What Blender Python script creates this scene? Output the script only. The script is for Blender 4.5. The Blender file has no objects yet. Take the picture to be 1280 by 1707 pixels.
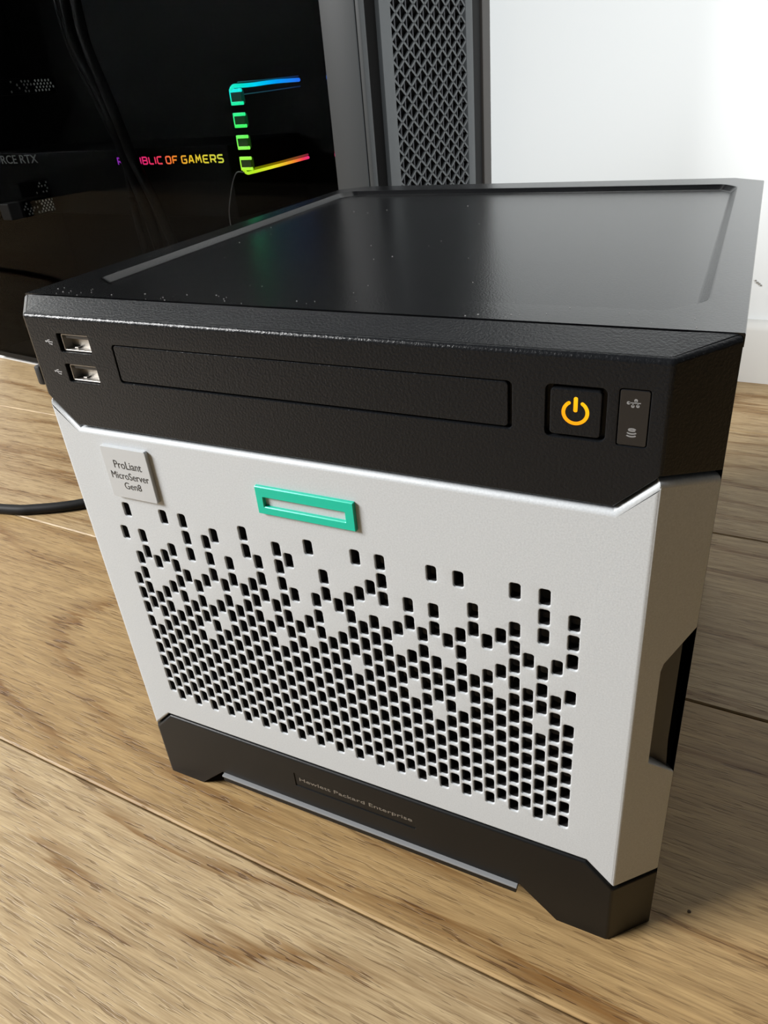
import bpy, bmesh, math, random
from mathutils import Vector, Matrix
from mathutils.geometry import delaunay_2d_cdt
random.seed(7)
S = 0.001                                    # all sizes below are millimetres
SC = bpy.context.scene
COL = SC.collection
PI = math.pi

# ------------------------------------------------------------------ camera
cd = bpy.data.cameras.new('camera')
cam = bpy.data.objects.new('camera', cd); COL.objects.link(cam)
cam.location = (112.889*S, -159.863*S, 281.884*S)
cam.rotation_euler = (1.0667539, 0.0778235, 0.4351196)
cd.sensor_fit = 'AUTO'; cd.sensor_width = 36
cd.lens = 1201.943/1707*36
cd.shift_x = -11.834/1707; cd.shift_y = -58.037/1707
cd.clip_start = 0.005; cd.clip_end = 50
SC.camera = cam

# ------------------------------------------------------------------ light
w = bpy.data.worlds.new('world'); SC.world = w; w.use_nodes = True
bg = w.node_tree.nodes['Background']
bg.inputs[0].default_value = (0.93, 0.97, 1.0, 1); bg.inputs[1].default_value = 0.02

def area(name, loc, target, size, power, color=(1, 1, 1)):
    l = bpy.data.lights.new(name, 'AREA'); l.shape = 'RECTANGLE'; l.size, l.size_y = size
    l.energy = power; l.color = color
    o = bpy.data.objects.new(name, l); COL.objects.link(o)
    o.location = loc
    o.rotation_euler = (Vector(target)-Vector(loc)).to_track_quat('-Z', 'Y').to_euler()
    return o
area('window_light', (-2.65, -1.65, 2.05), (0.0, 0.3, 0.1), (1.3, 1.3), 320.0, (1.0, 0.995, 0.985))

l = bpy.data.lights.new('wall_fill_spot', 'SPOT'); l.energy = 700; l.spot_size = math.radians(18); l.spot_blend = 0.8  # unseen spot added to brighten the wall beside the tower
l.shadow_soft_size = 0.12; l.color = (0.97, 0.99, 1.0)
sp = bpy.data.objects.new('wall_fill_spot', l); COL.objects.link(sp); sp.location = (2.2, -0.80, 1.0)
sp.rotation_euler = (Vector((-0.17, 0.585, 0.36))-sp.location).to_track_quat('-Z', 'Y').to_euler()

SC.view_settings.view_transform = 'Standard'; SC.view_settings.look = 'None'
SC.view_settings.gamma = 1; SC.view_settings.use_curve_mapping = False
SC.view_settings.exposure = 0.0

# ------------------------------------------------------------------ helpers
def link(name, me, parent=None, m=None, kind=None):
    o = bpy.data.objects.new(name, me); COL.objects.link(o)
    if parent: o.parent = parent
    if m:
        me.materials.clear(); me.materials.append(m)
    if kind: o['kind'] = kind
    return o
def bobj(name, bm, m, parent=None, kind=None, smooth=None, scale=True, wn=False):
    if scale: bmesh.ops.scale(bm, vec=(S, S, S), verts=bm.verts)
    me = bpy.data.meshes.new(name); bm.to_mesh(me); bm.free()
    if smooth is not None:
        me.polygons.foreach_set('use_smooth', [True]*len(me.polygons))
        me.set_sharp_from_angle(angle=math.radians(smooth))
    o = link(name, me, parent, m, kind)
    if wn:
        md = o.modifiers.new('weighted', 'WEIGHTED_NORMAL'); md.keep_sharp = True; md.weight = 100
    return o
def thing(name, label, cat, loc=(0, 0, 0), rz=0, group=None):
    o = bpy.data.objects.new(name, None); COL.objects.link(o)
    o.location = Vector(loc)*S; o.rotation_euler = (0, 0, rz); o.empty_display_size = 0.05
    tag(o, label, cat, group); return o
def tag(o, label, cat, group=None):
    o['label'] = label; o['category'] = cat
    if group: o['group'] = group
    return o
def add_box(bm, lo, hi, bev=0, seg=2):
    r = bmesh.ops.create_cube(bm, size=1)
    vs = r['verts']
    bmesh.ops.scale(bm, vec=[h-l for l, h in zip(lo, hi)], verts=vs)
    bmesh.ops.translate(bm, vec=[(h+l)/2 for l, h in zip(lo, hi)], verts=vs)
    if bev:
        es = {e for v in vs for e in v.link_edges}
        bmesh.ops.bevel(bm, geom=list(es), offset=bev, segments=seg, profile=0.5, affect='EDGES')
def box(name, lo, hi, m, parent=None, bev=0, kind=None, seg=2):
    bm = bmesh.new(); add_box(bm, lo, hi, bev, seg)
    return bobj(name, bm, m, parent, kind, smooth=35 if bev else None, wn=bool(bev))
def add_prism(bm, poly, y0, y1):
    """poly of (x,z) extruded between y0 and y1"""
    a = [bm.verts.new((x, y0, z)) for x, z in poly]
    b = [bm.verts.new((x, y1, z)) for x, z in poly]
    bm.faces.new(a); bm.faces.new(b[::-1])
    n = len(poly)
    for i in range(n):
        bm.faces.new((a[i], b[i], b[(i+1) % n], a[(i+1) % n]))
def fix(bm): bmesh.ops.recalc_face_normals(bm, faces=bm.faces)
def rrect(cx, cz, wx, hz, r, n=4):
    out = []
    for qx, qz, a0 in ((1, 1, 0), (-1, 1, 90), (-1, -1, 180), (1, -1, 270)):
        for i in range(n+1):
            a = math.radians(a0+90*i/n)
            out.append((cx+qx*(wx/2-r)+r*math.cos(a), cz+qz*(hz/2-r)+r*math.sin(a)))
    return out
def inset(poly, offs):
    """inset a CCW polygon; offs per edge (edge i: vertex i -> i+1)"""
    n = len(poly); out = []
    for i in range(n):
        p0, p, p1 = poly[i-1], poly[i], poly[(i+1) % n]
        d0 = Vector((p[0]-p0[0], p[1]-p0[1])).normalized(); d1 = Vector((p1[0]-p[0], p1[1]-p[1])).normalized()
        n0 = Vector((-d0.y, d0.x)); n1 = Vector((-d1.y, d1.x)); o0, o1 = offs[i-1], offs[i]
        cr = d0.x*d1.y-d0.y*d1.x
        if abs(cr) < 1e-4:
            q = Vector(p)+n0*max(o0, o1) if o0 == o1 else Vector(p)+n0*o0
        else:
            a = Vector(p)+n0*o0; b = Vector(p)+n1*o1
            t = ((b.x-a.x)*d1.y-(b.y-a.y)*d1.x)/cr
            q = a+d0*t
        out.append((q.x, q.y))
    return out
def tri_fill(loops, extra=()):
    """triangles of outer loop minus hole loops (CDT); extra = open segments"""
    pts, edges, hid = [], [], []
    for L in loops:
        b = len(pts); pts += [Vector(p) for p in L]; k = len(L)
        edges += [(b+i, b+(i+1) % k) for i in range(k)]
    for p, q in extra:
        b = len(pts); pts += [Vector(p), Vector(q)]; edges.append((b, b+1))
    v, e, f, *_ = delaunay_2d_cdt(pts, edges, [], 0, 1e-5)
    def inside(L, x, y):
        c = False; k = len(L)
        for i in range(k):
            x0, y0 = L[i]; x1, y1 = L[(i+1) % k]
            if (y0 > y) != (y1 > y) and x < (x1-x0)*(y-y0)/(y1-y0)+x0: c = not c
        return c
    bbs = [(min(p[0] for p in L), max(p[0] for p in L), min(p[1] for p in L), max(p[1] for p in L)) for L in loops[1:]]
    out = []
    for t in f:
        x = sum(v[i].x for i in t)/3; y = sum(v[i].y for i in t)/3
        if not inside(loops[0], x, y): continue
        if any(b[0] <= x <= b[1] and b[2] <= y <= b[3] and inside(L, x, y) for b, L in zip(bbs, loops[1:])): continue
        out.append(t)
    return v, out
def tube_pts(bm, pts, r, seg=8, cap=True):
    pts = [Vector(p) for p in pts]; rings = []
    up = Vector((0, 0, 1))
    for i, p in enumerate(pts):
        t = (pts[min(i+1, len(pts)-1)]-pts[max(i-1, 0)]).normalized()
        a = t.cross(up); a = a.normalized() if a.length > 1e-3 else Vector((1, 0, 0))
        b = a.cross(t).normalized()
        rings.append([bm.verts.new(p+r*(math.cos(k*2*PI/seg)*a+math.sin(k*2*PI/seg)*b)) for k in range(seg)])
    for A, B in zip(rings, rings[1:]):
        for k in range(seg): bm.faces.new((A[k], A[(k+1) % seg], B[(k+1) % seg], B[k]))
    if cap: bm.faces.new(rings[0][::-1]); bm.faces.new(rings[-1])
def spline(pts, n=10):
    out = []; P = [Vector(p) for p in pts]; P = [2*P[0]-P[1]]+P+[2*P[-1]-P[-2]]
    for i in range(1, len(P)-2):
        for k in range(n):
            t = k/n; a, b, c, d = P[i-1:i+3]
            out.append(.5*((2*b)+(c-a)*t+(2*a-5*b+4*c-d)*t*t+(3*b-a-3*c+d)*t**3))
    out.append(P[-2]); return out
def ribbon(bm, pts, wd, y0, y1, closed=False):
    """flat stroke in x-z of width wd between depths y0,y1 (y0 the front)"""
    n = len(pts)
    L, R = [], []
    for i, p in enumerate(pts):
        p = Vector(p)
        if closed: a, b = Vector(pts[i-1]), Vector(pts[(i+1) % n])
        else: a, b = Vector(pts[max(i-1, 0)]), Vector(pts[min(i+1, n-1)])
        d0 = (p-a).normalized() if (p-a).length > 0 else (b-p).normalized()
        d1 = (b-p).normalized() if (b-p).length > 0 else d0
        m = (Vector((-d0.y, d0.x))+Vector((-d1.y, d1.x))); m.normalize()
        k = 1/max(.45, m.dot(Vector((-d0.y, d0.x))))
        L.append(p+m*wd/2*k); R.append(p-m*wd/2*k)
    vs = [[bm.verts.new((q.x, y, q.y)) for q in Q] for Q in (L, R) for y in (y0, y1)]
    Lf, Lb, Rf, Rb = vs
    for i in range(n if closed else n-1):
        j = (i+1) % n
        bm.faces.new((Lf[i], Rf[i], Rf[j], Lf[j]))
        bm.faces.new((Lf[j], Lb[j], Lb[i], Lf[i])); bm.faces.new((Rf[i], Rb[i], Rb[j], Rf[j]))
    if not closed:
        for i in (0, -1): bm.faces.new((Lf[i], Lb[i], Rb[i], Rf[i]))
def text_mesh(body, name, x0, x1, zc, y, m, parent, align='C', height=None, thick=0.12, space=1.0, line=1.0):
    c = bpy.data.curves.new(name, 'FONT'); c.body = body; c.size = 10; c.space_character = space
    c.extrude = 0.01; c.resolution_u = 4
    o = bpy.data.objects.new(name, c); COL.objects.link(o)
    dg = bpy.context.evaluated_depsgraph_get(); dg.update()
    me = bpy.data.meshes.new_from_object(o.evaluated_get(dg))
    bpy.data.objects.remove(o); bpy.data.curves.remove(c)
    xs = [v.co.x for v in me.vertices]; ys = [v.co.y for v in me.vertices]
    k = (x1-x0)/(max(xs)-min(xs)); kz = (height/(max(ys)-min(ys))) if height else k
    mx = min(xs); cz = (max(ys)+min(ys))/2; zt = max(v.co.z for v in me.vertices)
    for v in me.vertices:
        v.co = (S*(x0+(v.co.x-mx)*k), S*(y-(v.co.z/zt)*thick), S*(zc+(v.co.y-cz)*kz))
    me.name = name
    return link(name, me, parent, m)

# ------------------------------------------------------------------ materials
class NT:
    def __init__(self, name):
        self.m = bpy.data.materials.new(name); self.m.use_nodes = True
        self.t = self.m.node_tree; self.p = self.t.nodes['Principled BSDF']
    def n(self, typ, **kw):
        nd = self.t.nodes.new(typ)
        for k, v in kw.items():
            if hasattr(nd, k): setattr(nd, k, v)
        return nd
    def l(self, a, b): self.t.links.new(a, b)
    def set(self, **kw):
        for k, v in kw.items():
            self.p.inputs[k.replace('_', ' ')].default_value = (*v, 1) if isinstance(v, tuple) and len(v) == 3 else v
        return self
    def math(self, op, a, b=None, c=None, clamp=False):
        nd = self.n('ShaderNodeMath', operation=op); nd.use_clamp = clamp
        for i, x in enumerate((a, b, c)):
            if x is None: continue
            if isinstance(x, (int, float)): nd.inputs[i].default_value = x
            else: self.l(x, nd.inputs[i])
        return nd.outputs[0]
    def noise(self, vec, scale, detail=2, rough=.5, dist=0):
        nd = self.n('ShaderNodeTexNoise'); self.l(vec, nd.inputs['Vector'])
        nd.inputs['Scale'].default_value = scale; nd.inputs['Detail'].default_value = detail
        nd.inputs['Roughness'].default_value = rough; nd.inputs['Distortion'].default_value = dist
        return nd.outputs['Fac']
    def coord(self, which='Object'): return self.n('ShaderNodeTexCoord').outputs[which]
    def mapping(self, vec, scale=(1, 1, 1), loc=None):
        nd = self.n('ShaderNodeMapping'); self.l(vec, nd.inputs['Vector']); nd.inputs['Scale'].default_value = scale
        if loc is not None: self.l(loc, nd.inputs['Location'])
        return nd.outputs[0]
    def ramp(self, f, stops):
        nd = self.n('ShaderNodeValToRGB'); self.l(f, nd.inputs[0]); e = nd.color_ramp.elements
        while len(e) < len(stops): e.new(.5)
        for i, (p, c) in enumerate(stops): e[i].position = p; e[i].color = (*c, 1) if len(c) == 3 else c
        return nd.outputs[0]
    def mix(self, f, a, b, mode='MIX'):
        nd = self.n('ShaderNodeMix', data_type='RGBA', blend_type=mode)
        for i, x in ((0, f), (6, a), (7, b)):
            if isinstance(x, (int, float)): nd.inputs[i].default_value = x
            elif isinstance(x, tuple): nd.inputs[i].default_value = (*x, 1)
            else: self.l(x, nd.inputs[i])
        return nd.outputs[2]
    def bump(self, h, strength, dist):
        nd = self.n('ShaderNodeBump'); nd.inputs['Strength'].default_value = strength
        nd.inputs['Distance'].default_value = dist; self.l(h, nd.inputs['Height'])
        self.l(nd.outputs[0], self.p.inputs['Normal'])

def plain(name, col, rough=.5, metal=0, spec=.5, emit=None, es=0, **kw):
    a = NT(name).set(Base_Color=col, Roughness=rough, Metallic=metal)
    a.p.inputs['Specular IOR Level'].default_value = spec
    if emit: a.set(Emission_Color=emit, Emission_Strength=es)
    return a.m
def grained(name, col, rough, scale, strength, dist, metal=0, spec=.5, var=.0):
    a = NT(name).set(Base_Color=col, Roughness=rough, Metallic=metal)
    a.p.inputs['Specular IOR Level'].default_value = spec
    c = a.coord(); f = a.noise(c, scale, 2, .55)
    a.bump(f, strength, dist)
    if var:
        g = a.noise(c, scale*.9, 1)
        a.l(a.mix(g, tuple(x*(1-var) for x in col), tuple(min(1, x*(1+var)) for x in col)), a.p.inputs['Base Color'])
    return a.m
M = {}
M['black'] = grained('black_grained_plastic', (0.0075, 0.0082, 0.0095), .28, 1300, .6, .00025, spec=.22)
M['top'] = grained('black_top_plastic', (0.0025, 0.0026, 0.003), .23, 1500, .22, .0002, spec=.45)
M['foot'] = grained('black_foot_plastic', (0.0040, 0.0045, 0.0050), .42, 1500, .12, .0002, spec=.28)
M['gloss'] = plain('gloss_black', (0.012, 0.012, 0.013), .25)
M['dark'] = plain('dark_inside', (0.006, 0.006, 0.006), .6)
M['liner'] = plain('liner_black', (0.022, 0.021, 0.021), .3)
M['inner_tray'] = plain('inner_tray_grey', (0.16, 0.16, 0.17), .35)
M['tray'] = grained('drive_tray_grey', (0.04, 0.04, 0.042), .45, 300, .2, .0002)
M['silver'] = grained('silver_paint', (0.485, 0.508, 0.525), .5, 2000, .35, .0001, metal=.1, spec=.5, var=.14)
M['steel'] = plain('bright_steel', (0.44, 0.42, 0.39), .48, 1)
M['tongue'] = plain('usb_tongue', (0.03, 0.03, 0.03), .4)
M['badge'] = grained('badge_silver', (0.44, 0.455, 0.465), .38, 900, .1, .0001, metal=.12)
M['ink'] = plain('black_ink', (0.01, 0.01, 0.01), .5)
M['green'] = plain('teal_green', (0.0, 0.44, 0.30), .28, .05)
M['silver_ink'] = plain('silver_lettering', (0.26, 0.235, 0.20), .45, .5)
M['white_ink'] = plain('grey_print', (0.45, 0.45, 0.46), .6)
M['icon_grey'] = plain('dim_icon_print', (0.20, 0.20, 0.20), .6)
M['lip'] = plain('lip_highlight', (0.20, 0.205, 0.21), .35)
M['rubber'] = plain('black_rubber', (0.012, 0.012, 0.012), .55)

def glow_power():
    a = NT('power_glow').set(Base_Color=(.3, .12, .0), Roughness=.4)
    c = a.coord(); s = a.n('ShaderNodeSeparateXYZ'); a.l(c, s.inputs[0])
    f = a.math('MULTIPLY_ADD', a.math('ADD', s.outputs[2], a.math('MULTIPLY', s.outputs[0], .7)), 110, -29.0)
    a.l(a.ramp(f, [(0, (1.0, .30, .0)), (.55, (1.0, .46, .0)), (1, (1.0, .62, .03))]), a.p.inputs['Emission Color'])
    a.p.inputs['Emission Strength'].default_value = 1.0
    return a.m
M['power'] = glow_power()

def wood():
    a = NT('oak_boards')
    at = a.n('ShaderNodeAttribute', attribute_type='OBJECT', attribute_name='seed')
    tone = a.n('ShaderNodeAttribute', attribute_type='OBJECT', attribute_name='tone')
    cx = a.n('ShaderNodeCombineXYZ'); a.l(at.outputs['Fac'], cx.inputs[2]); a.l(a.math('MULTIPLY', at.outputs['Fac'], .37), cx.inputs[0])
    base = a.n('ShaderNodeVectorMath', operation='ADD'); a.l(a.coord(), base.inputs[0]); a.l(cx.outputs[0], base.inputs[1])
    v = base.outputs[0]
    s = a.n('ShaderNodeSeparateXYZ'); a.l(a.coord(), s.inputs[0])
    # rings: distance from a wandering pith line
    lowx = a.noise(a.mapping(v, (1.9, 1.0, 1)), 1.0, 1, .5)
    low2 = a.noise(a.mapping(v, (4.5, 13, 1)), 1.0, 2, .5)
    wob = a.noise(a.mapping(v, (22, 420, 1)), 1.0, 2, .6)
    depth = a.math('MULTIPLY_ADD', lowx, .20, -.06)
    yy = a.math('ADD', s.outputs[1], a.math('MULTIPLY_ADD', low2, .045, -.0225))
    r = a.math('SQRT', a.math('ADD', a.math('MULTIPLY', yy, yy), a.math('MULTIPLY', depth, depth)))
    r = a.math('ADD', r, a.math('MULTIPLY', wob, .011))
    ring = a.math('FRACT', a.math('MULTIPLY', r, 58))
    early = a.ramp(ring, [(0.0, (1, 1, 1)), (.07, (.85, .85, .85)), (.26, (.16, .16, .16)), (.5, (.0, .0, .0)), (.56, (.3, .3, .3)), (.66, (.05, .05, .05)), (.93, (.22, .22, .22)), (1.0, (1, 1, 1))])
    patch = a.noise(a.mapping(v, (6, 75, 1)), 1.0, 3, .62)
    pm = a.ramp(patch, [(.36, (.18, .18, .18)), (.60, (1, 1, 1))])
    em = a.math('MULTIPLY', early, pm)
    # fine fibres and open pores
    fib = a.noise(a.mapping(v, (50, 1500, 1)), 1.0, 3, .7)
    pore = a.noise(a.mapping(v, (75, 950, 1)), 1.0, 2, .5)
    pf = a.ramp(pore, [(.575, (0, 0, 0)), (.63, (1, 1, 1))])
    pf = a.math('MULTIPLY', pf, a.math('MULTIPLY_ADD', em, .7, .33))
    cloud = a.noise(a.mapping(v, (6, 16, 1)), 1.0, 2)
    light = a.mix(cloud, (0.36, 0.23, 0.095), (0.43, 0.30, 0.142))
    pale = a.mix(cloud, (0.435, 0.322, 0.176), (0.51, 0.39, 0.228))
    light = a.mix(tone.outputs['Fac'], light, pale)
    dark = a.mix(tone.outputs['Fac'], (0.17, 0.078, 0.018), (0.215, 0.115, 0.038))
    col = a.mix(a.math('MULTIPLY', em, 1.0), light, dark)
    mid = a.noise(a.mapping(v, (24, 420, 1)), 1.0, 2, .6)
    fm = a.math('ADD', a.math('MULTIPLY', fib, 1.5), a.math('MULTIPLY', mid, 1.2))
    col = a.mix(a.math('MULTIPLY_ADD', fm, 1.5, -1.55, clamp=True), col, a.mix(.6, col, (0.14, 0.08, 0.03)))
    col = a.mix(a.math('MULTIPLY', pf, .85), col, (0.085, 0.04, 0.012))
    a.l(col, a.p.inputs['Base Color'])
    a.set(Roughness=.5); a.p.inputs['Specular IOR Level'].default_value = .35
    h = a.math('SUBTRACT', a.math('MULTIPLY', fib, .35), pf)
    a.bump(h, .5, .0005)
    return a.m
M['wood'] = wood()
M['wall'] = grained('white_wall_paint', (0.73, 0.75, 0.75), .75, 220, .08, .0004, spec=.2)
M['trim'] = grained('white_trim_paint', (0.60, 0.595, 0.57), .5, 120, .06, .0003, spec=.35)
M['subfloor'] = plain('subfloor', (0.05, 0.035, 0.02), .9)
M['board'] = plain('white_board', (0.62, 0.62, 0.61), .6)
M['cord'] = plain('black_cord', (0.006, 0.006, 0.006), .6, spec=.2)
M['pc_grey'] = grained('grey_powder_coat', (0.032, 0.035, 0.0365), .5, 1500, .15, .0001, spec=.4)
M['pc_dark'] = plain('dark_case_paint', (0.004, 0.004, 0.004), .5, spec=.12)
M['pc_pillar'] = grained('pillar_powder_coat', (0.020, 0.022, 0.023), .5, 1500, .15, .0001, spec=.3)
M['pc_brown'] = plain('dark_bronze_edge', (0.020, 0.0175, 0.0155), .45)
M['pc_black'] = plain('inner_black', (0.0015, 0.0015, 0.0015), .7, spec=.05)
M['pc_board'] = plain('board_black', (0.0015, 0.0015, 0.0015), .6, spec=.1)
M['pc_slat'] = plain('mesh_slat_grey', (0.03, 0.031, 0.034), .5, spec=.3)
M['card'] = plain('card_shroud', (0.0025, 0.0025, 0.0025), .6, spec=.05)
M['dim_print'] = plain('dim_print', (0.16, 0.17, 0.17), .6, emit=(.8, .85, .85), es=.011)  # plain grey print; weak glow put in so it reads inside the tower
M['dot'] = plain('reflection_dot', (0.2, 0.2, 0.2), .5, emit=(.9, .95, .9), es=.13)  # emission imitates faint reflections in the glass
M['dot_dim'] = plain('reflection_dot_dim', (0.1, 0.1, 0.1), .5, emit=(.9, .95, .9), es=.04)

def glass():
    a = NT('smoked_glass').set(Base_Color=(0.42, 0.43, 0.43), Roughness=0.0, Transmission_Weight=1.0, IOR=1.07)
    a.p.inputs['Specular IOR Level'].default_value = .08
    return a.m
M['glass'] = glass()
def glow(name, axis, lo, hi, stops, strength):
    a = NT(name).set(Base_Color=(.02, .02, .02), Roughness=.3)
    s = a.n('ShaderNodeSeparateXYZ'); a.l(a.coord(), s.inputs[0])
    f = a.math('DIVIDE', a.math('SUBTRACT', s.outputs[axis], lo*S), (hi-lo)*S)
    a.l(a.ramp(f, stops), a.p.inputs['Emission Color']); a.p.inputs['Emission Strength'].default_value = strength
    return a.m
M['g_text'] = glow('lit_lettering', 0, -335, -188, [(0, (.22, .02, .42)), (.10, (.42, .01, .30)), (.25, (.75, .02, .16)), (.42, (.85, .04, .10)), (.55, (.95, .22, .02)), (.72, (.85, .55, .02)), (1, (.62, .68, .06))], 2.100)
POST = [(0, (.45, .85, .02)), (.25, (.30, .95, .08)), (.55, (.05, .9, .12)), (.85, (.0, .85, .40)), (1, (.0, .75, .80))]
M['g_post'] = glow('lit_post_edge', 2, 219, 286, POST, 2.415)
M['g_post_dim'] = glow('lit_post_body', 2, 219, 286, POST, 0.074)
M['g_up'] = glow('lit_upper_tube', 1, 40, 125, [(0, (0, .85, .6)), (.25, (0, .7, .95)), (.6, (0, .35, 1.0)), (1, (.02, .14, .85))], 2.100)
M['g_up_dim'] = glow('upper_tube_glint', 1, 40, 125, [(0, (.05, .5, .5)), (1, (.03, .12, .6))], 0.336)
M['g_low'] = glow('lit_lower_tube', 1, 40, 125, [(0, (.5, .9, .02)), (.35, (.9, .85, .03)), (.7, (1, .30, .03)), (.85, (1, .06, .08)), (1, (.9, .02, .22))], 2.100)
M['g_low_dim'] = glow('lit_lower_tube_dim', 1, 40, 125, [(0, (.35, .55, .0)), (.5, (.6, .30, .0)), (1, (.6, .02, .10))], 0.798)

# ------------------------------------------------------------------ setting: floor, wall, baseboard
FA = -0.038
fl = box('floor', (-2600, -1100, -40), (1500, 760, -14), M['subfloor'], kind='structure')
fl['label'] = 'floor of long pale oak boards with bevelled edges'
seams = [-825, -665, -505, -345, -185, -25.2, 135.2, 294.0, 459.5, 600.5]
tones = [.3, .7, .5, .8, .9, .95, .0, .55, .75, .75]; seeds = [51.2, 44.9, 61.7, 9.3, 4.1, 27.7, 12.6, 15.2, 21.4, 33.1]
for i in range(len(seams)-1):
    y0, y1 = seams[i]+.35, seams[i+1]-.35
    if i == len(seams)-2: y1 = 590
    h = (y1-y0)/2; b, d = .8, .7
    bm = bmesh.new()
    prof = [(-h, -14), (-h, -d), (-h+b, 0), (h-b, 0), (h, -d), (h, -14)]
    A = [bm.verts.new((-2550, y, z)) for y, z in prof]; B = [bm.verts.new((1450, y, z)) for y, z in prof]
    for k in range(len(prof)):
        j = (k+1) % len(prof); bm.faces.new((A[k], A[j], B[j], B[k]))
    bm.faces.new(A[::-1]); bm.faces.new(B); fix(bm)
    o = bobj('floor_plank', bm, M['wood'], fl)
    yc = (y0+y1)/2
    o.rotation_euler = (0, 0, FA); o.location = (0, yc*S, 0)
    o['tone'] = tones[i+1] if i+1 < len(tones) else .3; o['seed'] = seeds[i+1]
WA = -0.05
def on_wall(o): o.rotation_euler = (0, 0, WA); o.location = (0, 575.2*S, 0)
o = box('wall_back', (-2600, 12, -14), (1500, 60, 1800), M['wall'], kind='structure'); on_wall(o)
o['label'] = 'plain white painted wall behind the tower and the server'
bm = bmesh.new()
prof = [(0, 0), (0, 51), (1.2, 54.5), (4, 57), (8, 58.2), (12.5, 58.6), (12.5, 0)]
A = [bm.verts.new((-2600, y, z)) for y, z in prof]; B = [bm.verts.new((1500, y, z)) for y, z in prof]
for k in range(len(prof)):
    j = (k+1) % len(prof); bm.faces.new((A[k], A[j], B[j], B[k]))
bm.faces.new(A[::-1]); bm.faces.new(B); fix(bm)
o = bobj('baseboard_back', bm, M['trim'], kind='structure', smooth=40); on_wall(o)
o['label'] = 'white baseboard along the foot of the white wall'
# small scuff on the plaster
bm = bmesh.new()
for k, (x, z, wd) in enumerate(((0, 0, 2.2), (1.8, -1.2, 1.8), (3.4, -2.6, 1.4), (-1.6, 1.7, 1.0))):
    add_box(bm, (x-wd/2, 11.3, z-.7), (x+wd/2, 12.2, z+.5))
o = bobj('scuff', bm, plain('scuff_grey', (.25, .24, .22), .8)); o.location = (124*S, (575.2-124*.05)*S, 93*S); o.rotation_euler = (0, 0, WA)
tag(o, 'tiny grey chip mark on the white wall above the baseboard', 'scuff mark')

# ------------------------------------------------------------------ server
a_, W_, d_ = 101.8, 114.85, 12.72
AL = math.atan2(d_, W_-a_); RF = 2.2; TAU = RF*math.tan(AL/2)
SB = a_+math.hypot(d_, W_-a_)
def MP(s, z, t=0):
    sg = 1 if s >= 0 else -1; u = abs(s)
    if u <= a_-TAU: p = (u, 0); n = (0, 1)
    elif u < a_+TAU:
        th = AL*(u-a_+TAU)/(2*TAU); p = (a_-TAU+RF*math.sin(th), RF-RF*math.cos(th)); n = (-math.sin(th), math.cos(th))
    else:
        q = u-a_-TAU; p = (a_-TAU+RF*math.sin(AL)+q*math.cos(AL), RF-RF*math.cos(AL)+q*math.sin(AL)); n = (-math.sin(AL), math.cos(AL))
    return (sg*(p[0]+t*n[0]), p[1]+t*n[1], z)
FOLD = [a_-TAU+2*TAU*i/4 for i in range(5)]
CUTS = [-x for x in FOLD[::-1]]+FOLD
def densify(poly, rolls):
    out, ro = [], []
    n = len(poly)
    for i in range(n):
        p, q = poly[i], poly[(i+1) % n]
        ts = [0]
        if abs(q[0]-p[0]) > 1e-6:
            ts += sorted(t for t in ((c-p[0])/(q[0]-p[0]) for c in CUTS) if 1e-4 < t < 1-1e-4)
        for t in ts:
            out.append((p[0]+(q[0]-p[0])*t, p[1]+(q[1]-p[1])*t)); ro.append(rolls[i])
    return out, ro
def shell(name, poly, rolls, r, m, parent, holes=(), hb=.3, hdepth=1.8, wall=3.5, K=6, cap=None):
    """folded front panel: poly of (s,z) CCW, rolls: roll radius factor per edge, holes loops CCW"""
    P, R = densify(poly, rolls)
    bm = bmesh.new(); loops = []
    prof = [(r*(1-math.sin(i*PI/2/K)), r*(1-math.cos(i*PI/2/K))) for i in range(K+1)]
    for off, t in prof:
        loops.append((inset(P, [off*f for f in R]), t))
    L0 = loops[0][0]
    zs = [p[1] for p in P]
    ex = [((c, min(zs)-5), (c, max(zs)+5)) for c in CUTS]
    H0 = [inset(h, [-hb]*len(h)) for h in holes]
    v, tris = tri_fill([L0]+H0, ex)
    bv = [bm.verts.new(MP(p.x, p.y, 0)) for p in v]
    key = {(round(p.x, 4), round(p.y, 4)): b for p, b in zip(v, bv)}
    for t in tris:
        try: bm.faces.new([bv[i] for i in t])
        except ValueError: pass
    def ring(pts, t):
        return [bm.verts.new(MP(x, z, t)) for x, z in pts]
    def first(pts): return [key.get((round(x, 4), round(z, 4))) or bm.verts.new(MP(x, z, 0)) for x, z in pts]
    def strip(Aa, Bb):
        n = len(Aa)
        for i in range(n):
            j = (i+1) % n
            try: bm.faces.new((Aa[i], Aa[j], Bb[j], Bb[i]))
            except ValueError: pass
    prev = first(L0)
    for pts, t in loops[1:]:
        cur = ring(pts, t); strip(prev, cur); prev = cur
    last = prev
    cur = ring(loops[-1][0], wall); strip(prev, cur)
    for h, h0 in zip(holes, H0):
        prev = first(h0)
        for off, t in ((-.29*hb, hb*.29), (0, hb), (0, hdepth)):
            cur = ring(inset(h, [off]*len(h)), t); strip(prev, cur); prev = cur
    if cap: cap(bm, loops[-1][0], last)
    bmesh.ops.remove_doubles(bm, verts=bm.verts, dist=1e-4)
    loose = [x for x in bm.verts if not x.link_faces]
    bmesh.ops.delete(bm, geom=loose, context='VERTS')
    fix(bm)
    # make the front face outward (-y)
    f = max(bm.faces, key=lambda f: f.calc_area())
    f.normal_update()
    if f.normal.y > .2: bmesh.ops.reverse_faces(bm, faces=bm.faces)
    return bobj(name, bm, m, parent, smooth=32, wn=True)

sv = thing('server', 'small cube server with silver perforated front door and black top standing on the oak floor', 'server')

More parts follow.
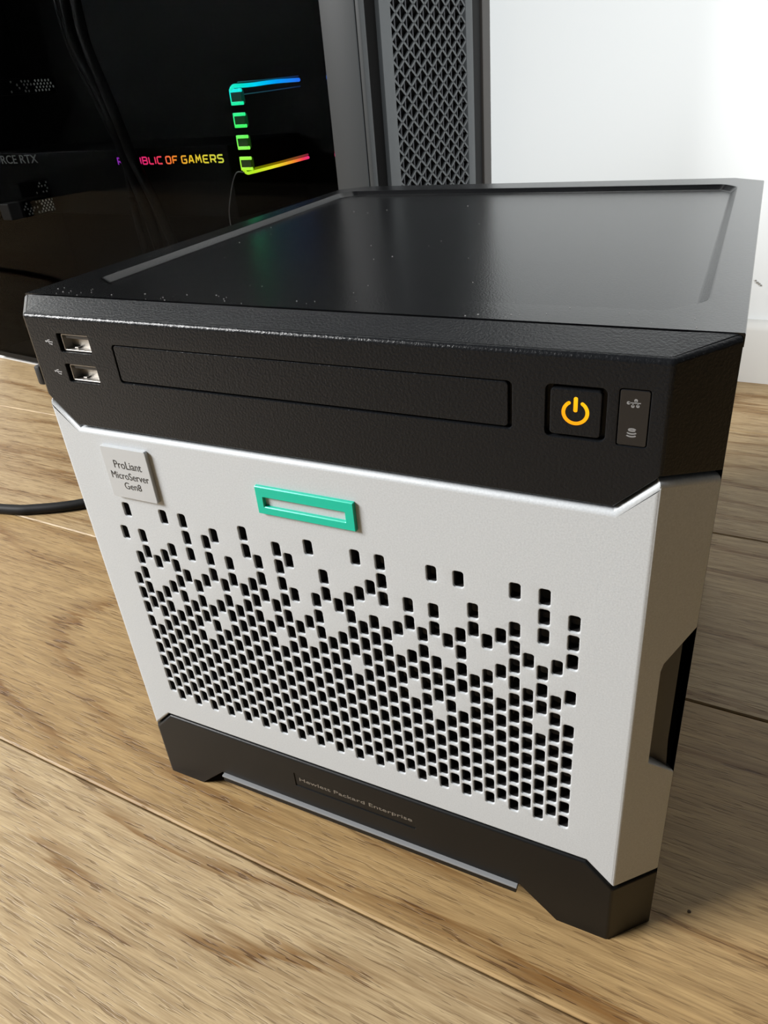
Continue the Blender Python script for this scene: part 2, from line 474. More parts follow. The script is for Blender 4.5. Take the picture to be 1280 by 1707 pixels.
# --- door
HOLES = """ffff#####..#.... fffff#.####..#.. ffff####..##.... fffff####.#..... ffff###.#.#..... fffff#######.#.. ffff####.#...... fffff#.###.###..
fffff###.#...... ffffff#.#.###... fffff#####..#... ffffff###.##.... ffffff####...... ffff#######.##.. ffff####.###.... ffff###.##......
ffff#########... fffff####.#.#... ffff###.#....... fffff######..#.. ffff####..##.... fffff####.#..... ffff##.####..... ffff######.#.#..
ffff######.#.... fffff#####.###.. ffff####.#...... fffff#.##.##.... ffff######...... ffff#.###.##.#.. ffff####.#...... ffff##.####..#..
ffff####..##.... fffff####.#..... fffff##.#.#..... ffffff######.#.. fffff###.#...... fffff#.###.###.. fffff###.#...... ffffff#.#.###...""".split()
cells = []
for k, st in enumerate(HOLES):
    for n, ch in enumerate(st):
        if ch in 'f#': cells.append((-84.45+4.311*k, (57.9 if k % 2 else 61.5)+7.19*n))
def hole_at(cx, cz, grow=0):
    return rrect(cx, cz, 3.25+grow, 5.9+grow, .85+grow/2, 3)
b_, z1, z2, z2b, e_, z3, z4 = 91.5, 183.7, 193.86, 192.1, 92.0, 41.17, 31.3
g = .5                                         # half of the joint between silver and black
door_poly = [(-SB, z4+g), (-a_, z4+g), (-e_, z3+g), (e_, z3+g), (a_, z4+g), (SB, z4+g),
             (SB, 83.2), (a_+8.4, 91.6), (a_+8.3, 129.3), (a_+9.0, 131.8), (SB, 141.4),
             (SB, z2b-g-1), (a_, z2-g), (b_, z1-g), (-b_, z1-g), (-a_, z2-g), (-SB, z2b-g-1)]
rolls = [.6, .6, .6, .6, .6, 0, .35, .35, .35, .35, 0, 1, 1, 1, 1, 1, 0]
door = shell('door', door_poly, rolls, 1.9, M['silver'], sv, [hole_at(x, z) for x, z in cells], hb=.42, hdepth=.75)
door['label'] = 'silver front door pierced by a fading pattern of small oblong holes'
# plastic liner right behind the metal, same holes a little smaller, so it is built with depth
def plate_with_holes(name, outer, holes, y0, y1, m, parent):
    bm = bmesh.new()
    v, tris = tri_fill([outer]+holes)
    bv = [bm.verts.new((p.x, y0, p.y)) for p in v]
    for t in tris: bm.faces.new([bv[i] for i in t])
    for h in holes:
        A = [bm.verts.new((x, y0, z)) for x, z in h]; B = [bm.verts.new((x, y1, z)) for x, z in h]
        for i in range(len(h)):
            j = (i+1) % len(h); bm.faces.new((A[i], A[j], B[j], B[i]))
    fix(bm); return bobj(name, bm, m, parent)
lin = plate_with_holes('liner', [(-96, 46), (96, 46), (96, 168), (-96, 168)], [hole_at(x, z, -.35) for x, z in cells], .76, 3.6, M['liner'], door)
# drive trays seen through the holes
for i in range(4):
    x0 = -92+46.5*i
    bm = bmesh.new()
    add_box(bm, (x0, 11, 44), (x0+44, 60, 168), 1)
    add_box(bm, (x0+4, 7, 48), (x0+12, 11, 164), .8)
    for k in range(7): add_box(bm, (x0+16, 8, 52+k*16), (x0+40, 11, 60+k*16), .6)
    bobj('drive_tray', bm, M['inner_tray'], sv)

# badge on the door
bm = bmesh.new()
BAD = rrect(-72.35, 168.0, 20.6, 20.4, .7, 3)
add_prism(bm, BAD, -1.5, 0.1); fix(bm)
bmesh.ops.bevel(bm, geom=[e for e in bm.edges if all(abs(v.co.y+1.5) < 1e-5 for v in e.verts)], offset=.3, segments=2, affect='EDGES', profile=.5)
badge = bobj('badge', bm, M['badge'], sv, smooth=30, wn=True); badge['label'] = 'raised square silver badge with three lines of black lettering'
for body, x0, x1, zc, hh in (('ProLiant', -77.9, -65.4, 171.7, 3.1), ('MicroServer', -80.4, -63.3, 167.3, 2.85), ('Gen8', -75.6, -67.9, 163.3, 2.75)):
    bm_o = text_mesh(body, 'lettering', x0, x1, zc, -1.5, M['ink'], badge, height=hh, thick=.06)
# green frame
bm = bmesh.new()
ou = rrect(-.75, 167.45, 35.7, 10.2, .25, 2); inn = rrect(-1.0, 167.0, 29.6, 3.5, .15, 2)
def frame_loops(bm, ou, inn, y0, y1, bev=.25):
    n = len(ou)
    seq = [(ou, y1), (ou, y0+bev), (inset(ou, [bev]*n), y0), (inset(inn, [-bev]*n), y0), (inn, y0+bev), (inn, y1)]
    prev = None
    for L, y in seq:
        cur = [bm.verts.new((x, y, z)) for x, z in L]
        if prev:
            for i in range(n): bm.faces.new((prev[i], prev[(i+1) % n], cur[(i+1) % n], cur[i]))
        prev = cur
frame_loops(bm, ou, inn, -1.3, .05); fix(bm)
o = bobj('logo_frame', bm, M['green'], door, smooth=30, wn=True); o['label'] = 'glossy teal green rectangular frame'

# handle scoop on the right facet
def facet_patch(bm, s0, s1, za, zb, t, n=1):
    v = [bm.verts.new(MP(s, z, t)) for s, z in ((s0, za), (s1, za), (s1, zb), (s0, zb))]
    bm.faces.new(v)
bm = bmesh.new()
P = [(a_+6, 80), (SB+1, 78), (SB+1, 146), (a_+6, 136)]
V = []
for j in range(9):
    z = 80+ j/8*62; row = []
    for i in range(7):
        s = a_+6+(SB-2-a_-6)*i/6
        t = 2.2+2.2*math.sin(PI*i/6)*.8
        if j < 2: t += (2-j)*-.6
        row.append(bm.verts.new(MP(s, z, t)))
    V.append(row)
for j in range(8):
    for i in range(6): bm.faces.new((V[j][i], V[j][i+1], V[j+1][i+1], V[j+1][i]))
fix(bm)
o = bobj('handle_scoop', bm, M['tray'], door, smooth=60); o['label'] = 'black finger scoop cut into the right edge of the silver door'

# --- black upper front
zt, ztop = 223.9, 226.34
up_poly = [(-SB, z2b+g-1), (-a_, z2+g), (-b_, z1+g), (b_, z1+g), (a_, z2+g), (SB, z2b+g-1), (SB, ztop-.5), (a_, zt), (-a_, zt), (-SB, ztop-.5)]
up_rolls = [.45, .45, .45, .45, .45, 0, 1, 1, 1, 0]
usb_c = [(-81.75, 214.6), (-81.85, 204.1)]
up_holes = [rrect(x, z, 13.9, 6.35, .7, 3) for x, z in usb_c]
odd_o = rrect(0.05, 209.0, 130.6, 12.9, 1.3, 4)
btn_o = rrect(80.95, 208.85, 14.5, 13.7, 1.5, 5)
led_o = rrect(94.35, 208.9, 7.0, 14.5, .7, 4)
up_holes += [odd_o, btn_o, led_o]
def top_cap(bm, pts, last):
    idx = [i for i, p in enumerate(pts) if p[1] > zt-2.2-1e-3 and p[1] > 215]
    vs = [last[i] for i in idx]
    vs.sort(key=lambda v: v.co.x)
    # strips from the rolled edge to the seam
    back = [bm.verts.new((v.co.x, max(d_+.05, v.co.y), ztop-.25)) for v in vs]
    for i in range(len(vs)-1):
        if (vs[i].co-vs[i+1].co).length < 1e-5: continue
        try: bm.faces.new((vs[i], vs[i+1], back[i+1], back[i]))
        except ValueError: pass
up = shell('upper_fascia', up_poly, up_rolls, 1.5, M['black'], sv, up_holes, hb=.3, hdepth=2.2, cap=top_cap)
up['label'] = 'black grained upper front with ports, drive slot cover and power button'
def plug(name, cx, cz, wx, hz, r, y0, depth, m, parent, bev=.3, n=4):
    bm = bmesh.new(); ou = rrect(cx, cz, wx, hz, r, n); k = len(ou)
    prev = None
    for L, y in ((ou, depth), (ou, y0+bev), (inset(ou, [bev*.3]*k), y0+bev*.3), (inset(ou, [bev]*k), y0)):
        cur = [bm.verts.new((x, y, z)) for x, z in L]
        if prev:
            for i in range(k): bm.faces.new((prev[i], prev[(i+1) % k], cur[(i+1) % k], cur[i]))
        prev = cur
    bm.faces.new(prev); fix(bm)
    return bobj(name, bm, m, parent, smooth=32, wn=True)
# groove floors behind the inserts
plug('slot_cover', -.25, 209.15, 129.2, 12.0, 1.0, .12, 2.4, M['black'], up)
box('groove_floor', (-66, 2.0, 202), (66, 2.3, 216), M['dark'], up)
box('button_well', (73, 2.1, 201), (89, 2.4, 217), M['dark'], up)
btn = plug('power_button', 80.95, 208.75, 12.2, 12.0, .9, .0, 3.0, M['black'], sv, .35)
btn['label'] = 'square black button with a glowing orange power mark'
bm = bmesh.new()
ring = [(81.0+2.85*math.sin(t), 208.95+2.85*math.cos(t)) for t in [math.radians(34+292*i/40) for i in range(41)]]
ribbon(bm, ring, .88, -.06, .05)
for i in (0, -1):
    add_prism(bm, [(ring[i][0]+.44*math.cos(k*PI/6), ring[i][1]+.44*math.sin(k*PI/6)) for k in range(12)], -.06, .05)
add_prism(bm, rrect(81.0, 211.0, .98, 3.9, .42, 3), -.06, .05); fix(bm)
bobj('power_symbol', bm, M['power'], btn)
led = plug('status_panel', 94.35, 208.9, 6.6, 14.0, .5, .05, 2.0, M['gloss'], sv, .15)
led['label'] = 'narrow glossy panel with dim network and disk marks'
def discs(bm, pts, y0, y1, n=10):
    for x, z, r in pts: add_prism(bm, [(x+r*math.cos(k*2*PI/n), z+r*math.sin(k*2*PI/n)) for k in range(n)], y0, y1)
bm = bmesh.new()
discs(bm, [(93.0, 212.75, .42), (94.6, 213.45, .42), (94.0, 212.0, .4), (95.1, 212.1, .4)], 0, .1)
ribbon(bm, [(93.0, 212.8), (95.7, 212.85)], .22, 0, .1); ribbon(bm, [(94.6, 213.4), (94.6, 212.85)], .2, 0, .1)
ribbon(bm, [(94.0, 212.0), (94.0, 212.8)], .2, 0, .1); ribbon(bm, [(95.1, 212.1), (95.1, 212.8)], .2, 0, .1); fix(bm)
bobj('network_icon', bm, M['icon_grey'], led)
bm = bmesh.new()
el = lambda cx, cz, rx, rz, a0, a1, n=18: [(cx+rx*math.cos(math.radians(a0+(a1-a0)*i/n)), cz+rz*math.sin(math.radians(a0+(a1-a0)*i/n))) for i in range(n+1)]
ribbon(bm, el(94.3, 206.0, .75, .27, 0, 340), .38, 0, .1, closed=False)
ribbon(bm, el(94.25, 205.4, 1.05, .42, 195, 345), .34, 0, .1)
ribbon(bm, el(94.2, 204.7, 1.05, .42, 195, 345), .34, 0, .1); fix(bm)
bobj('disk_icon', bm, M['icon_grey'], led)
# USB ports
for x, z in usb_c:
    bm = bmesh.new()
    ou = rrect(x+.45, z-.05, 12.9, 5.75, .5, 2); inn = rrect(x+.45, z-.05, 12.1, 4.95, .35, 2)
    frame_loops(bm, ou, inn, .9, 12.0, .1)
    bmesh.ops.recalc_face_normals(bm, faces=bm.faces)
    add_box(bm, (x-5.6, 4.2, z-2.6), (x+6.5, 4.6, z+2.5))
    for sx in (-3, 3.6): add_box(bm, (x+sx, 2.5, z-2.45), (x+sx+1.6, 6.0, z-2.1), .1)
    pt = bobj('usb_port', bm, M['steel'], sv)
    pt['label'] = 'bright metal usb socket'
    bm = bmesh.new(); add_box(bm, (x-5.0, 1.7, z+1.05), (x+5.9, 4.2, z+2.25), .2)
    bobj('usb_tongue', bm, M['tongue'], pt)
    # printed trident beside it
    bm = bmesh.new(); ix, iz = x-11.2, z-.05
    discs(bm, [(ix-1.35, iz+.15, .34), (ix+1.4, iz+.05, .25)], -.05, .05)
    add_box(bm, (ix+.75, -.05, iz-.95), (ix+1.2, .05, iz-.55))
    ribbon(bm, [(ix-1.35, iz+.15), (ix+1.55, iz+.05)], .22, -.05, .05)
    ribbon(bm, [(ix-.9, iz+.13), (ix-.35, iz+.68), (ix+.45, iz+.72)], .22, -.05, .05)
    ribbon(bm, [(ix-.5, iz+.1), (ix+.1, iz-.65), (ix+.85, iz-.75)], .22, -.05, .05); fix(bm)
    bobj('usb_mark', bm, M['white_ink'], up)

# --- black lower front with feet
c_, c2, z5 = 83.2, 68.9, 13.68
lo_poly = [(-SB, 0), (-c_, 0), (-c2, z5), (c2, z5), (c_, 0), (SB, 0), (SB, z4-g), (a_, z4-g), (e_, z3-g), (-e_, z3-g), (-a_, z4-g), (-SB, z4-g)]
lo_rolls = [.3, .3, .3, .3, .3, 0, 1, 1, 1, 1, 1, 0]
LOGO = rrect(-.5, 28.0, 55.2, 7.9, .4, 2)
low = shell('lower_fascia', lo_poly, lo_rolls, 1.1, M['foot'], sv, [LOGO], hb=.18, hdepth=.5, wall=6)
low['label'] = 'black lower front with two stub feet'
add_w = box('name_plate', (-28.1, .35, 24.05), (27.1, .9, 31.95), M['foot'], low)
text_mesh('Hewlett Packard Enterprise', 'lettering', -25.9, 25.7, 28.15, .35, M['silver_ink'], low, height=2.55, thick=.05)
bm = bmesh.new(); add_box(bm, (-c2+.6, -1.5, 12.5), (c2-.6, 5, 13.5), .35)  # light grey top strip carries the highlight, dark bar goes below
lip = bobj('lower_lip', bm, M['lip'], low, smooth=35, wn=True); lip['label'] = 'thin lip under the black lower front, its highlight put in as light grey'
box('lower_bar', (-c2+.9, -1.2, 9.6), (c2-.9, 5, 12.5), M['foot'], low, .4)

# --- body
BW = 114.9; DB = 257
bm = bmesh.new()
foot = [(-BW, d_+.6), (BW, d_+.6), (BW, DB-11), (BW-13, DB), (-BW+13, DB), (-BW, DB-11)]
bot, topz = 7, 223.0
A = [bm.verts.new((x, y, bot)) for x, y in foot]; B = [bm.verts.new((x, y, topz)) for x, y in foot]
n = len(foot)
for i in range(1, n): bm.faces.new((A[i], A[(i+1) % n], B[(i+1) % n], B[i]))
bm.faces.new(A[::-1])
fix(bm)
body = bobj('case_body', bm, M['pc_dark'], sv)
box('inner_wall', (-BW+1, 62, 8), (BW-1, 63, 222), M['dark'], sv)
for sx in (-1, 1):
    for yy in (40, 225):
        bm = bmesh.new(); bmesh.ops.create_cone(bm, segments=20, radius1=9, radius2=10, depth=7, cap_ends=True)
        bmesh.ops.translate(bm, vec=(sx*95, yy, 3.5), verts=bm.verts); bobj('rubber_foot', bm, M['rubber'], sv, smooth=40)
# top cover with a shallow tray
bm = bmesh.new()
oc = [(-BW, d_+.9), (BW, d_+.9), (BW, DB-11), (BW-13, DB), (-BW+13, DB), (-BW, DB-11)]
def smooth_poly(poly, r, n=4):
    out = []
    k = len(poly)
    for i in range(k):
        p0, p, p1 = Vector(poly[i-1]), Vector(poly[i]), Vector(poly[(i+1) % k])
        a = p+(p0-p).normalized()*r; b = p+(p1-p).normalized()*r
        for j in range(n+1):
            t = j/n; q = (1-t)**2*a+2*t*(1-t)*p+t*t*b; out.append((q.x, q.y))
    return out
rec = smooth_poly([(-102.5, 36), (-92, 28), (96.7, 27.8), (106, 38), (104.8, 229), (98.5, 238), (-101.5, 240), (-108, 231)], 3.2)
nr = len(rec)
zr = 226.34
rings = [(rec, 0), (inset(rec, [.5]*nr), -.12), (inset(rec, [2.6]*nr), -2.0), (inset(rec, [3.3]*nr), -2.3)]
v, tris = tri_fill([oc, rec])
bv = [bm.verts.new((p.x, p.y, zr)) for p in v]
for t in tris: bm.faces.new([bv[i] for i in t])
prev = None
for L, dz in rings:
    cur = [bm.verts.new((x, y, zr+dz)) for x, y in L]
    if prev:
        for i in range(nr): bm.faces.new((prev[i], prev[(i+1) % nr], cur[(i+1) % nr], cur[i]))
    prev = cur
bm.faces.new(prev)
lo1 = [bm.verts.new((x, y, zr)) for x, y in oc]; lo2 = [bm.verts.new((x*1.0015, y, zr-.4)) for x, y in oc]; lo3 = [bm.verts.new((x*1.0015, y, zr-3.3)) for x, y in oc]
for Aa, Bb in ((lo1, lo2), (lo2, lo3)):
    for i in range(6): bm.faces.new((Aa[i], Aa[(i+1) % 6], Bb[(i+1) % 6], Bb[i]))
bmesh.ops.remove_doubles(bm, verts=bm.verts, dist=1e-4); fix(bm)
tc = bobj('top_cover', bm, M['top'], sv, smooth=22, wn=True); tc['label'] = 'black top cover with a shallow recessed tray'
bm = bmesh.new()
for k in range(70):
    x, y = random.uniform(-110, 108), random.choice((random.uniform(13.5, 27), random.uniform(13.5, 27), random.uniform(30, 200)))
    z = 226.36 if y < 26.5 else 224.06
    q = random.uniform(.12, .3); a = random.random()*PI
    c, s_ = math.cos(a)*q, math.sin(a)*q
    add_prism(bm, [(x+c, z), (x-s_*.4, z+.22), (x-c, z)], y-q*.5, y+q*.5)
fix(bm); bobj('dust', bm, plain('dust_grey', (.35, .34, .33), .9), sv, kind='stuff')
# little latch nub on the left flank
bm = bmesh.new(); add_box(bm, (-BW-2.0, 8.5, 193.5), (-BW+1, 14, 201), .9)
bobj('side_latch', bm, M['rubber'], sv, smooth=40)

# ------------------------------------------------------------------ white board under the tower
PA = (-143.2, 350, 0); PR = math.radians(-7.5)
bm = bmesh.new(); add_box(bm, (-660, 8.5, 0), (-2, 160, 2.4), .5)
o = bobj('board', bm, M['board'], smooth=35); o.location = Vector(PA)*S; o.rotation_euler = (0, 0, PR)
tag(o, 'thin white board lying on the floor under the black computer tower', 'board')

# ------------------------------------------------------------------ computer tower (local frame: x along the glass, y into depth)
pc = thing('computer_tower', 'big black computer tower with glass side, grey mesh front and rainbow lights inside', 'computer', PA, PR)
H0, H1 = 9.0, 625.0; XL = -625; DP = 165
bm = bmesh.new()
add_box(bm, (XL, 3, H0), (-2, DP, H0+3)); add_box(bm, (XL, 3, H1-3), (-2, DP, H1))
add_box(bm, (XL, DP-3, H0), (-2, DP, H1)); add_box(bm, (XL, 3, H0), (XL+3, DP, H1))
add_box(bm, (-30, 6, H0), (-8, DP, H1))
chs = bobj('chassis', bm, M['pc_black'], pc); chs['label'] = 'black inner shell'
for x in (-585, -60):
    for y in (30, 145):
        bm = bmesh.new(); add_box(bm, (x-20, y-12, 3.0), (x+20, y+12, H0), 1); bobj('foot', bm, M['rubber'], pc)
bm = bmesh.new()
add_box(bm, (-34, 0, H0), (-5.2, 6, H1), .6); add_box(bm, (-4.6, .3, H0), (-.4, 6, H1), .9)
o = bobj('side_pillar', bm, M['pc_pillar'], pc, smooth=35); o['label'] = 'grey pillar between glass and front'
bm = bmesh.new(); add_box(bm, (XL, .5, H0+6), (-34.3, 4.5, H1-4))
bobj('glass_panel', bm, M['glass'], pc)
box('glass_rail', (XL, 0, H0), (-34, 4, H0+6), M['pc_dark'], pc); box('glass_rail', (XL, 0, H1-4), (-34, 4, H1), M['pc_dark'], pc)
# front: gap, grey frame with mesh, dark trim, bronze edge
box('front_gap', (-8, 1.5, H0), (-3.5, 24, H1), M['pc_black'], pc)
bm = bmesh.new()
def fbox(lo, hi, b=.7): add_box(bm, lo, hi, b)
fbox((-9, 23.2, H0), (0, 37.8, H1)); fbox((-9, 152.6, H0), (0, 165.1, H1)); fbox((-9, 37.8, H0), (0, 152.6, H0+14)); fbox((-9, 37.8, H1-14), (0, 152.6, H1))
fr = bobj('front_frame', bm, M['pc_grey'], pc, smooth=35); fr['label'] = 'grey frame around the mesh'
box('front_trim', (-9, 165.3, H0), (-2.0, 183, H1), M['pc_dark'], pc, .8)
o = box('front_edge', (-9, 183.2, H0), (0, 198.5, H1), M['pc_brown'], pc, 1.0); o['label'] = 'dark bronze edge strip'
# diamond mesh
bm = bmesh.new()
px, pz, y00, z00 = 16.6, 11.72, 45.2, 235.1
Ylo, Yhi, Zlo, Zhi = 37.4, 153.0, H0+13, H1-13
sl = pz/px
def clipseg(c, sgn):
    ys = [Ylo, Yhi]; pts = []
    for y in ys: pts.append((y, c+sgn*sl*(y-y00)))
    (ya, za), (yb, zb) = pts
    def at(z): return ya+(z-za)/(zb-za)*(yb-ya)
    lo, hi = min(za, zb), max(za, zb)
    if hi < Zlo or lo > Zhi: return None
    q = []
    for y, z in pts: q.append((y, z) if Zlo <= z <= Zhi else ((at(Zlo), Zlo) if z < Zlo else (at(Zhi), Zhi)))
    return q
def bar(bm, p, q, wd, x0, x1):
    d = Vector((q[0]-p[0], q[1]-p[1])).normalized(); nn = Vector((-d.y, d.x))*wd/2
    V = [bm.verts.new((x, P[0]+s*nn.x, P[1]+s*nn.y)) for x in (x0, x1) for P, s in ((p, 1), (p, -1), (q, -1), (q, 1))]
    for f in ((0, 1, 2, 3), (4, 7, 6, 5), (0, 4, 5, 1), (1, 5, 6, 2), (2, 6, 7, 3), (3, 7, 4, 0)): bm.faces.new([V[i] for i in f])
for sgn in (1, -1):
    for k in range(-40, 60):
        sg = clipseg(z00+pz/2+k*pz, sgn)
        if sg and math.hypot(sg[1][0]-sg[0][0], sg[1][1]-sg[0][1]) > 2: bar(bm, sg[0], sg[1], 1.75, -1.8, -.5)
fix(bm); o = bobj('mesh_grille', bm, M['pc_grey'], pc); o['label'] = 'grey diamond mesh'
bm = bmesh.new()
for k in range(-1, 15):
    y = y00+k*px/2
    if Ylo < y < Yhi: add_box(bm, (-2.7, y-.45, Zlo), (-1.9, y+.45, Zhi))
bobj('mesh_slats', bm, M['pc_slat'], pc)
box('mesh_backing', (-8.5, 37.8, H0+10), (-8, 152.6, H1-10), M['pc_black'], pc)

# inside: board, graphics card with lit lettering, added duct, light tubes, cables
box('motherboard', (-615, 150, 60), (-120, 154, 440), M['pc_board'], pc)
card = box('graphics_card', (-600, 41, 180), (-182, 146, 243), M['card'], pc, 2.0)
card['label'] = 'black graphics card with a glowing line of lettering'
G = {  # letter strokes on a 4 x 6 grid
 'R': ([(0, 0), (0, 6), (3.2, 6), (4, 5.2), (4, 3.4), (3.2, 2.7), (.2, 2.7)], [(2.2, 2.7), (4, 0)]),
 'E': ([(4, 6), (.8, 6), (0, 5.2), (0, .8), (.8, 0), (4, 0)], [(0, 3), (3.4, 3)]),
 'P': ([(0, 0), (0, 6), (3.2, 6), (4, 5.2), (4, 3.2), (3.2, 2.4), (.2, 2.4)],),
 'U': ([(0, 6), (0, .8), (.8, 0), (3.2, 0), (4, .8), (4, 6)],),
 'B': ([(0, 0), (0, 6), (3.2, 6), (4, 5.2), (4, 3.8), (3.4, 3.1), (4, 2.4), (4, .8), (3.2, 0), (0, 0)], [(.2, 3.1), (3.4, 3.1)]),
 'L': ([(0, 6), (0, .8), (.8, 0), (3.6, 0)],),
 'I': ([(0, 0), (0, 6)],),
 'C': ([(4, 6), (.8, 6), (0, 5.2), (0, .8), (.8, 0), (4, 0)],),
 'O': ([(.8, 0), (3.2, 0), (4, .8), (4, 5.2), (3.2, 6), (.8, 6), (0, 5.2), (0, .8), (.8, 0)],),
 'F': ([(0, 0), (0, 5.2), (.8, 6), (4, 6)], [(0, 2.9), (3.2, 2.9)]),
 'G': ([(4, 6), (.8, 6), (0, 5.2), (0, .8), (.8, 0), (3.2, 0), (4, .8), (4, 3), (2, 3)],),
 'A': ([(0, 0), (1.6, 6), (2.6, 6), (4, 0)], [(.7, 1.9), (3.5, 1.9)]),
 'M': ([(0, 0), (.6, 6), (2.1, 2.6), (3.8, 6), (4.4, 0)],),
 'S': ([(4, 6), (.8, 6), (0, 5.2), (0, 3.8), (.8, 3.1), (3.2, 3.1), (4, 2.4), (4, .8), (3.2, 0), (0, 0)],)}
def word_line(text, x0, x1, zb, h, y, wd):
    adv = []; x = 0
    for ch in text:
        wch = {'I': 0, 'M': 4.4, 'L': 3.6}.get(ch, 4)
        if ch == ' ': x += 1.9; continue
        adv.append((ch, x)); x += wch+2.05
    k = (x1-x0)/(x-2.05); bm = bmesh.new()
    for ch, xx in adv:
        for st in G[ch]: ribbon(bm, [(x0+(xx+p[0])*k, zb+p[1]*h/6) for p in st], wd, y-.3, y)
    fix(bm); return bm
bm = word_line('REPUBLIC OF GAMERS', -334, -189.5, 228.6, 6.0, 41.0, 1.25)
o = bobj('lettering', bm, M['g_text'], card); o['label'] = 'rainbow lit lettering'
o.location = (0, 0, 0)
text_mesh('GEFORCE RTX', 'lettering', -580, -467, 236.6, 41.0, M['dim_print'], card, height=8.6, thick=.2)
# added crosswise plates; their faintly glowing dots stand in for reflections in the glass
def dot_plate(zc, h, y0, y1, rows, fade, slope=0):
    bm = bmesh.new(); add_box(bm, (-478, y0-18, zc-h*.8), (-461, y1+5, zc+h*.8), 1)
    d = bobj('reflection_plate', bm, M['card'], pc)
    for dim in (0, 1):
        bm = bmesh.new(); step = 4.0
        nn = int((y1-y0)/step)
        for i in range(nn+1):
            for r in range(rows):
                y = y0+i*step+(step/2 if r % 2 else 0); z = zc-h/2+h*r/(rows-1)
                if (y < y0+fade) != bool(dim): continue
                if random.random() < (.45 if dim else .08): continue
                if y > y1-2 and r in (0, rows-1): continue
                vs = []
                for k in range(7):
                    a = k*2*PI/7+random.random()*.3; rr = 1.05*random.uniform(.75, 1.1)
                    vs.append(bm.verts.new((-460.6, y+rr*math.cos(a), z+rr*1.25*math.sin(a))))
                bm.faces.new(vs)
        if bm.verts: bobj('reflection_dots', bm, M['dot_dim' if dim else 'dot'], d, kind='stuff')
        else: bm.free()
dot_plate(305.5, 9, 30, 79, 4, 26)
dot_plate(208.5, 9, 25, 79, 4, 22)
dot_plate(190.0, 10.5, 5, 79, 5, 22)
# light column: four clear blocks with glowing edges, and two tubes running into the depth
for (x0, x1, zb, zt_) in ((-168, -154.6, 273, 285.3), (-168.2, -154.8, 255.6, 267.2), (-168.6, -155.4, 238.3, 249.8), (-168.8, -155.6, 221.4, 232.6)):
    bk = box('light_block', (x0+1, 40.6, zb+1), (x1-1, 45, zt_-1), M['g_post_dim'], pc, .4)
    bm = bmesh.new()
    add_box(bm, (x0, 40, zt_-2.6), (x1-2.2, 42, zt_), .5); add_box(bm, (x1-2.0, 40, zt_-2.6), (x1, 42, zt_), .5)
    bobj('lit_edge', bm, M['g_post'], bk)
    bm = bmesh.new()
    add_box(bm, (x0, 40, zb), (x1-2.2, 42, zb+2.6), .5); add_box(bm, (x1-2.0, 40, zb), (x1, 42, zb+2.6), .5)
    bobj('lit_edge', bm, M['g_post'], bk)
    bm = bmesh.new(); add_box(bm, (x0, 40.2, zb+2.4), (x0+.55, 41, zt_-2.4)); bobj('lit_side', bm, M['g_post'], bk)
tu = bmesh.new(); tube_pts(tu, spline([(-166, 40.5, 284.5), (-163, 41, 287.2), (-158, 44, 287.2), (-158, 60, 287.3), (-158, 90, 288.3), (-158, 123.5, 288.3)], 6), 1.6, 8)
t1 = bobj('light_tube', tu, M['g_up'], pc, smooth=60); t1['label'] = 'upper light tube fading from teal to blue'
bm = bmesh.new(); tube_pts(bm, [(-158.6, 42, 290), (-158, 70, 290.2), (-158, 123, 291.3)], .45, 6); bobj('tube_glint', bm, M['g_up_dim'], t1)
bm = bmesh.new(); tube_pts(bm, [(-158, 46, 280.6), (-158, 80, 281.5), (-158, 124, 283.0)], .4, 6); bobj('tube_glint', bm, M['g_up_dim'], t1)  # blue reflection of the tube, built as a thin glowing strip
tu = bmesh.new(); tube_pts(tu, spline([(-166, 40.5, 221.5), (-162.5, 40.5, 219.3), (-158, 42, 219.7), (-158, 60, 220.2), (-158, 90, 221.2), (-158, 123.5, 222.4)], 6), 1.3, 8)
t2 = bobj('light_tube', tu, M['g_low'], pc, smooth=60); t2['label'] = 'lower light tube fading from yellow to red'
bm = bmesh.new(); tube_pts(bm, [(-158, 45, 222.2), (-158, 80, 223.2), (-158, 123, 225)], 1.0, 6); bobj('tube_glint', bm, M['g_low_dim'], t2)
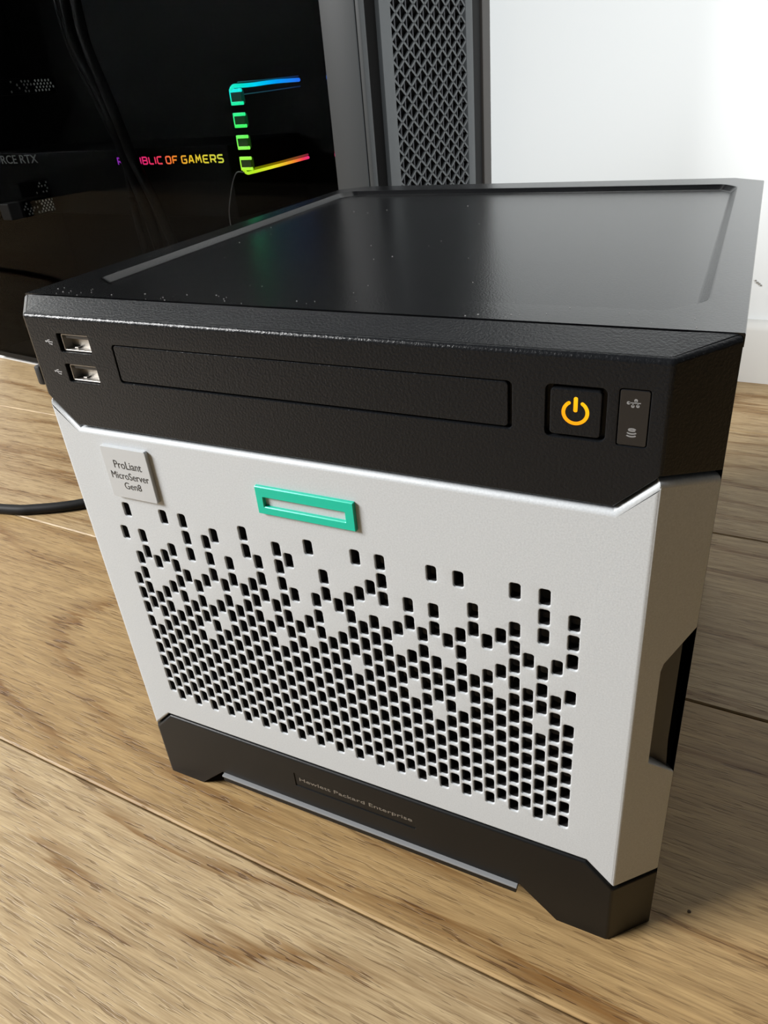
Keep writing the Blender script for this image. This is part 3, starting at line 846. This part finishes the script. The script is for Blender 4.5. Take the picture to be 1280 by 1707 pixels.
# braided cables hanging inside, in front of the card
def cable(pts, r, m):
    bm = bmesh.new(); tube_pts(bm, spline(pts, 8), r, 8); return bobj('cable', bm, m, pc, smooth=60)
cable([(-322, 28, 380), (-318, 24, 334), (-303, 22, 290), (-296, 24, 258), (-290, 25, 232), (-270, 24, 190), (-255, 30, 120)], 5.0, M['pc_board'])
cable([(-341, 30, 380), (-338, 27, 334), (-318, 27, 290), (-308, 26, 258), (-301, 25, 232), (-290, 26, 190), (-285, 30, 130)], 5.5, M['pc_board'])
cable([(-352, 30, 380), (-346, 28, 334), (-330, 29, 292), (-318, 30, 258), (-309, 31, 238), (-312, 30, 200), (-310, 30, 130)], 3.6, M['pc_board'])
cable([(-150, 24, 222), (-157, 20, 221), (-168, 20, 202), (-173.5, 20, 181), (-174, 24, 140)], .45, plain('grey_wire', (.20, .20, .20), .5, emit=(.6, .6, .6), es=.03))  # grey wire with a faint glow put into its material

# ------------------------------------------------------------------ power cord behind the server
bm = bmesh.new()
tube_pts(bm, spline([(-1900, 240, 4.2), (-1300, 150, 4.2), (-900, 175, 4.2), (-640, 122, 4.2), (-520, 128, 4.2), (-403, 148.5, 4.2), (-372, 158, 4.2), (-340, 177, 4.2), (-300, 215, 4.2), (-240, 262, 4.2), (-160, 300, 4.4), (-60, 318, 8), (-20, 305, 26), (-18, 285, 34)], 10), 4.0, 12)
cord = thing('power_cord', 'black power cord running over the floor behind the left side of the server', 'cord', (0, 0, 0))
bobj('cord', bm, M['cord'], cord, smooth=60)
bm = bmesh.new(); add_box(bm, (-29, 258.5, 26), (-7, 290, 42), 3); bobj('plug', bm, M['cord'], cord, smooth=40)
# crumbs on the boards
for x, y, sz, lb in ((-146.5, -76.5, 1.0, 'tiny dark crumb on the pale front board at lower left'), (128, 22, .8, 'tiny dark crumb on the board right of the server')):
    bm = bmesh.new(); bmesh.ops.create_icosphere(bm, subdivisions=1, radius=sz)
    for v in bm.verts: v.co *= random.uniform(.6, 1.3); v.co.z *= .5
    bmesh.ops.translate(bm, vec=(x, y, sz*.35), verts=bm.verts)
    tag(bobj('crumb', bm, plain('crumb_brown', (.05, .03, .015), .8)), lb, 'crumb')
